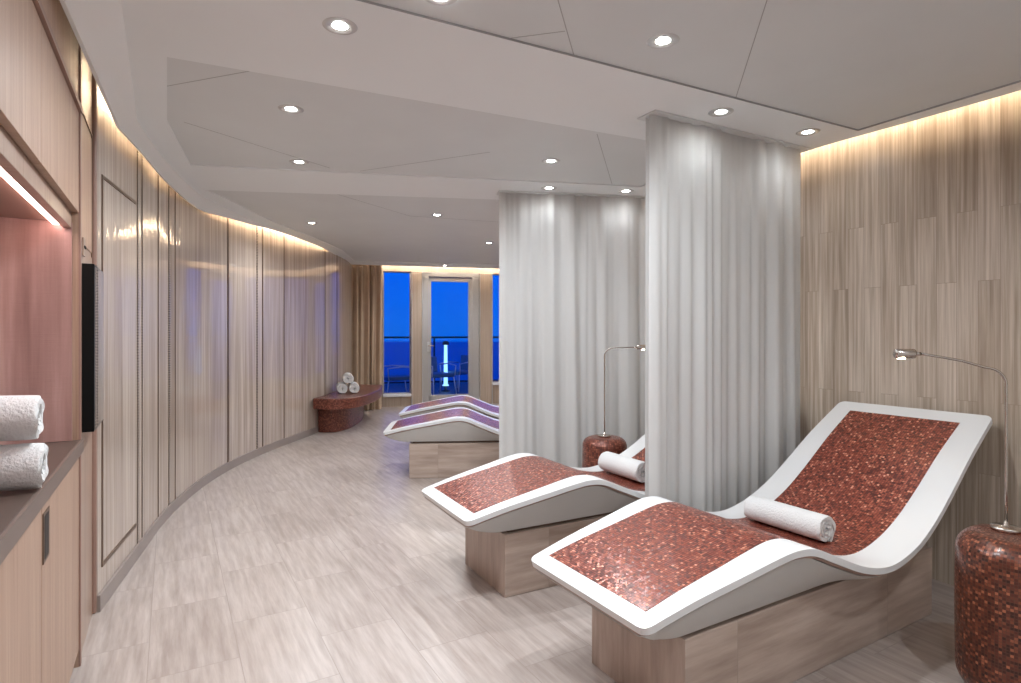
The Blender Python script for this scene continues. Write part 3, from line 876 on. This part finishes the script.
# ------------------------------------------------------------------ cabinet wall on the left
RZ = U_ANG-pi/2
cb_ = empty('veneer_cabinet', tuple(C0), RZ, 'tall pale veneer cabinet with lit towel niche and brown counter', 'cabinet')
XN = 2.6
boxes('carcass', [(.03, XN, -.46, -.022, .06, .80), (.0, .03, -.50, -.001, .0, 2.46), (.03, XN, -.48, -.46, .80, 1.66), (.03, XN, -.46, -.022, 1.70, 2.2)], M['veneer'], cb_)
boxes('end_post', [(.0, .030, -.10, .006, 0, 2.46)], M['wood_edge'], cb_, .003)
boxes('plinth', [(.03, XN, -.46, -.06, 0, .06)], M['counter_edge'], cb_)
boxes('counter_top', [(.03, XN, -.46, .004, .80, .85)], M['counter'], cb_, .002)
boxes('counter_lip', [(.0, XN, .0045, .012, .802, .8495)], M['counter_edge'], cb_)
boxes('niche_side_panel', [(.031, .040, -.455, -.02, .851, 1.66)], M['veneer_niche'], cb_)
boxes('niche_back_panel', [(.04, XN, -.459, -.45, .851, 1.66)], M['veneer_niche'], cb_)
boxes('niche_ceiling', [(.04, XN, -.45, -.05, 1.66, 1.70)], M['wood_edge'], cb_)
boxes('niche_light', [(.05, XN, -.075, -.055, 1.648, 1.659)], M['niche_led'], cb_)
boxes('niche_valance', [(.03, XN, -.05, -.022, 1.64, 1.70)], M['veneer_pier'], cb_, .002)
# base doors
seamx = [.031, .762, 1.46, 2.17, 2.60]
for i in range(len(seamx)-1):
    dd_ = boxes('door', [(seamx[i]+.002, seamx[i+1]-.002, -.021, .0, .065, .797)], M['veneer'], cb_, .0015)
    if i == 0:
        boxes('handle_recess', [(seamx[1]-.095, seamx[1]-.006, .0005, .003, .63, .765)], M['bronze'], dd_)
        boxes('handle_grip', [(seamx[1]-.075, seamx[1]-.020, .003, .004, .64, .755)], M['black'], dd_)
for i in range(len(seamx)-1):
    boxes('upper_door', [(seamx[i]+.001, seamx[i+1]-.001, -.021, .0, 1.70, 2.075)], M['veneer'], cb_, .0015)
boxes('top_rail', [(.0, XN, -.021, .010, 2.078, 2.098)], M['wood_edge'], cb_)
boxes('top_panel', [(.03, XN, -.021, .0, 2.10, 2.46)], M['veneer'], cb_)

pr_ = empty('display_pier', tuple(cab(0, 0, 0)), RZ, 'narrow pale veneer pier carrying the black display', 'pier')
boxes('pier_panel', [(-.452, -.013, -.46, -.004, 0, 2.46)], M['veneer_pier'], pr_)
boxes('pier_post', [(-.478, -.44, -.10, .012, .0, 2.46)], M['wood_edge'], pr_, .01)
boxes('pier_inlay', [(-.40, -.03, -.004, -.001, 1.60, 2.10)], M['veneer'], pr_, .0005)
boxes('pier_groove', [(-.405, -.398, -.003, .001, 1.58, 2.12), (-.405, -.02, -.003, .001, 2.112, 2.12)], M['bronze'], pr_)
ds = empty('wall_display', tuple(cab(-.001, .0005, 0)), RZ, 'upright black-edged display screen mounted on the veneer pier', 'screen')
boxes('display_body', [(-.36, .0, .0, .044, .872, 1.515)], M['black'], ds, .002)
boxes('display_glass', [(-.352, -.008, .0441, .0455, .880, 1.507)], M['screen'], ds)
cp = empty('control_plate', tuple(cab(-.05, .0005, 1.585)), RZ, 'small control plate with two dark buttons above the display', 'switch')
boxes('plate', [(-.06, .0, 0, .006, -.035, .035)], M['veneer_pier'], cp, .001)
for q in (0, 1):
    lathe('button', [(0, 0), (.006, 0), (.006, .003), (0, .003)], M['black'], cp, 12, smooth=False).matrix_local = Matrix.Translation((-.018-.024*q, .006, 0)) @ Matrix.Rotation(-pi/2, 4, 'X')

# ------------------------------------------------------------------ ceiling downlights
DL = [(663, 41, 1, 'round downlight with wide silver ring, largest, above the nearest lounger'),
      (340, 26, 0, 'bright downlight on the smooth ceiling band at the upper left'),
      (291, 109, 1, 'bright downlight in the recessed panel, nearer of the left pair'),
      (299, 162, 1, 'bright downlight in the recessed panel, farther of the left pair'),
      (551, 161, 1, 'downlight in the recessed panel, just above the middle curtain'),
      (721, 112, 0, 'downlight at the top middle of the front curtain'),
      (808, 132, 0, 'downlight between the front curtain and the upright travertine wall'),
      (549, 188, 0, 'left downlight at the head of the middle curtain'),
      (626, 191, 0, 'right downlight at the head of the middle curtain'),
      (312, 223, 1, 'small far downlight nearest the curved wall'),
      (437, 215, 1, 'small far downlight left of the middle curtain'),
      (489, 243, 1, 'small far downlight beside the edge of the middle curtain'),
      (445.5, 264, 1, 'tiny farthest downlight over the glass door'),
      (440, -5, 0, 'downlight cut by the top edge of the picture')]
proto = None; pos = []
for x, y, pan, lb in DL:
    zz = ZC+(RP if pan else 0); p = pz(x, y, zz)
    if y > 260: zz = ZC; p = pz(x, 266.5, zz); p = (p[0], p[1]-.12)
    pos.append((p[0], p[1], zz, lb))
hidden = [(1.5, .9), (.4, .1), (-.7, -.6), (1.9, -.5), (.9, 5.6), (.6, 7.2), (0.2, 8.6)]
def make_dl():
    r = empty('ceiling_downlight')
    lathe('trim_ring', [(.034, .003), (.036, -.003), (.050, -.004), (.056, -.003), (.060, .0)], M['steel'], r, 32)
    lathe('lamp_lens', [(0, .0), (.020, -.001), (.034, .002)], M['lens'], r, 24)
    return r
proto = make_dl()
for i, (x, y, z, lb) in enumerate(pos):
    o = proto if i == 0 else copy_tree(proto)
    o.location = (x, y, z-.0005); tag(o, lb, 'downlight', 'recessed ceiling downlights')
def spot(x, y, z, e_=24, size=2.95, col=(.895, .945, .985), blend=1, rad=.03):
    l = bpy.data.lights.new('downlight_beam', 'SPOT'); l.energy = e_; l.spot_size = size; l.spot_blend = blend; l.shadow_soft_size = rad; l.color = col
    o = bpy.data.objects.new('downlight_beam', l); COL.objects.link(o); o.location = (x, y, z-.03); return o
for (x, y, z, lb) in pos: spot(x, y, z, 1.8 if 'curtain' in lb and 'small' not in lb and 'recessed' not in lb else 28)
for (x, y) in hidden: spot(x, y, ZC)
for x_, y_, z_ in ((1.38, 2.04, 1.15),):
    spot(x_, y_, z_, 1.2, 1.9, (1, .85, .65), .8, .01)

# ------------------------------------------------------------------ outside
dk = prism('balcony_deck', [wall_pt(-5, .3), wall_pt(7, .3), wall_pt(7, 5.2), wall_pt(-5, 5.2)], -.15, -.03, M['deck']); struct(dk, 'dark balcony deck outside')
sea = prism('sea', [(-400, 16), (400, 16), (900, 900), (-900, 900)], -13, -12, M['sea']); struct(sea, 'dark blue sea at dusk')
rl = empty('balcony_railing', (WO[0], WO[1], 0), WA, 'dark top rail with glass panels along the balcony edge', 'railing')
boxes('top_rail', [(-4, 6, 4.4, 4.46, 1.12, 1.165)], M['navy'], rl)
boxes('bottom_rail', [(-4, 6, 4.41, 4.45, .02, .06)], M['navy'], rl)
for i in range(8): boxes('rail_post', [(-3.6+i*1.25, -3.56+i*1.25, 4.41, 4.45, -.03, 1.12)], M['navy'], rl)
for i in range(7): boxes('glass_panel', [(-3.52+i*1.25, -2.4+i*1.25, 4.425, 4.435, .08, 1.10)], M['glass'], rl)
def wloc(px, d_): 
    t_ = wx(px, d_); return (WO[0]+wd[0]*t_+wn_[0]*d_, WO[1]+wd[1]*t_+wn_[1]*d_)
p = wloc(445.7, 2.7)
bo = empty('bollard_lamp', (*p, -.03), 0, 'slim glowing white post lamp with dark cap on the balcony', 'lamp')
lathe('post', [(0, .12), (.07, .12), (.07, .14), (.045, .15), (.036, 1.02), (0, 1.02)], M['bollard_glow'], bo, 20)
lathe('foot', [(0, 0), (.09, 0), (.09, .02), (.03, .03), (.03, .12), (0, .12)], M['navy'], bo, 20)
lathe('cap', [(0, 1.02), (.07, 1.02), (.07, 1.07), (.05, 1.10), (0, 1.11)], M['navy'], bo, 20)
def patio_chair(loc, rz, label):
    r = empty('patio_chair', (*loc, -.03), rz, label, 'chair', 'balcony chairs')
    boxes('seat', [(-.26, .26, -.28, .28, .36, .44)], M['seatblue'], r, .02)
    vs_ = boxes('backrest', [(-.24, .24, .27, .33, .40, .82)], M['seatblue'], r, .02); vs_.rotation_euler = (radians(-8), 0, 0); vs_.location = (0, .0, 0)
    for sx in (-1, 1):
        for sy in (-1, 1): tube('leg', [(.25*sx, .25*sy, .37), (.28*sx, .31*sy, 0)], .014, M['white_out'], r, 8)
        tube('armrest', [(.28*sx, -.26, .38), (.29*sx, -.28, .60), (.29*sx, .0, .63), (.27*sx, .34, .60)], .014, M['white_out'], r, 8)
    return r
patio_chair(wloc(397, 1.6), radians(-60), 'white-framed balcony chair seen through the narrow left window')
patio_chair(wloc(437, 2.2), radians(40), 'white-framed balcony chair left of the glowing post')
patio_chair(wloc(458, 2.9), radians(-35), 'white-framed balcony chair right of the glowing post')

# ------------------------------------------------------------------ world, camera, colour
w = bpy.data.worlds.new('dusk'); S.world = w; w.use_nodes = True; nt = w.node_tree
bg = nt.nodes['Background']
tc = N(nt, 'ShaderNodeTexCoord'); sp = N(nt, 'ShaderNodeSeparateXYZ'); nt.links.new(tc.outputs['Generated'], sp.inputs[0])
c = ramp(nt, sp.outputs['Z'], [(0, (.001, .14, .80)), (.12, (.0, .125, .95)), (.6, (.0, .06, .6))])
nt.links.new(c, bg.inputs[0]); bg.inputs[1].default_value = .46
cam = bpy.data.cameras.new('camera'); co = bpy.data.objects.new('camera', cam); COL.objects.link(co)
co.location = (0, 0, H); co.rotation_euler = (pi/2, 0, 0)
cam.sensor_width = 36; cam.lens = 36*F/1021; cam.shift_y = -(341.5-Y0)/1021
cam.clip_start = .05; cam.clip_end = 3000
S.camera = co
vs_ = S.view_settings
vs_.view_transform = 'Standard'; vs_.look = 'None'; vs_.gamma = 1; vs_.use_curve_mapping = False; vs_.exposure = 1.12
S.cycles.max_bounces = 10; S.cycles.diffuse_bounces = 5; S.cycles.transparent_max_bounces = 16
S.cycles.use_denoising = True
S.cycles.sample_clamp_indirect = 6
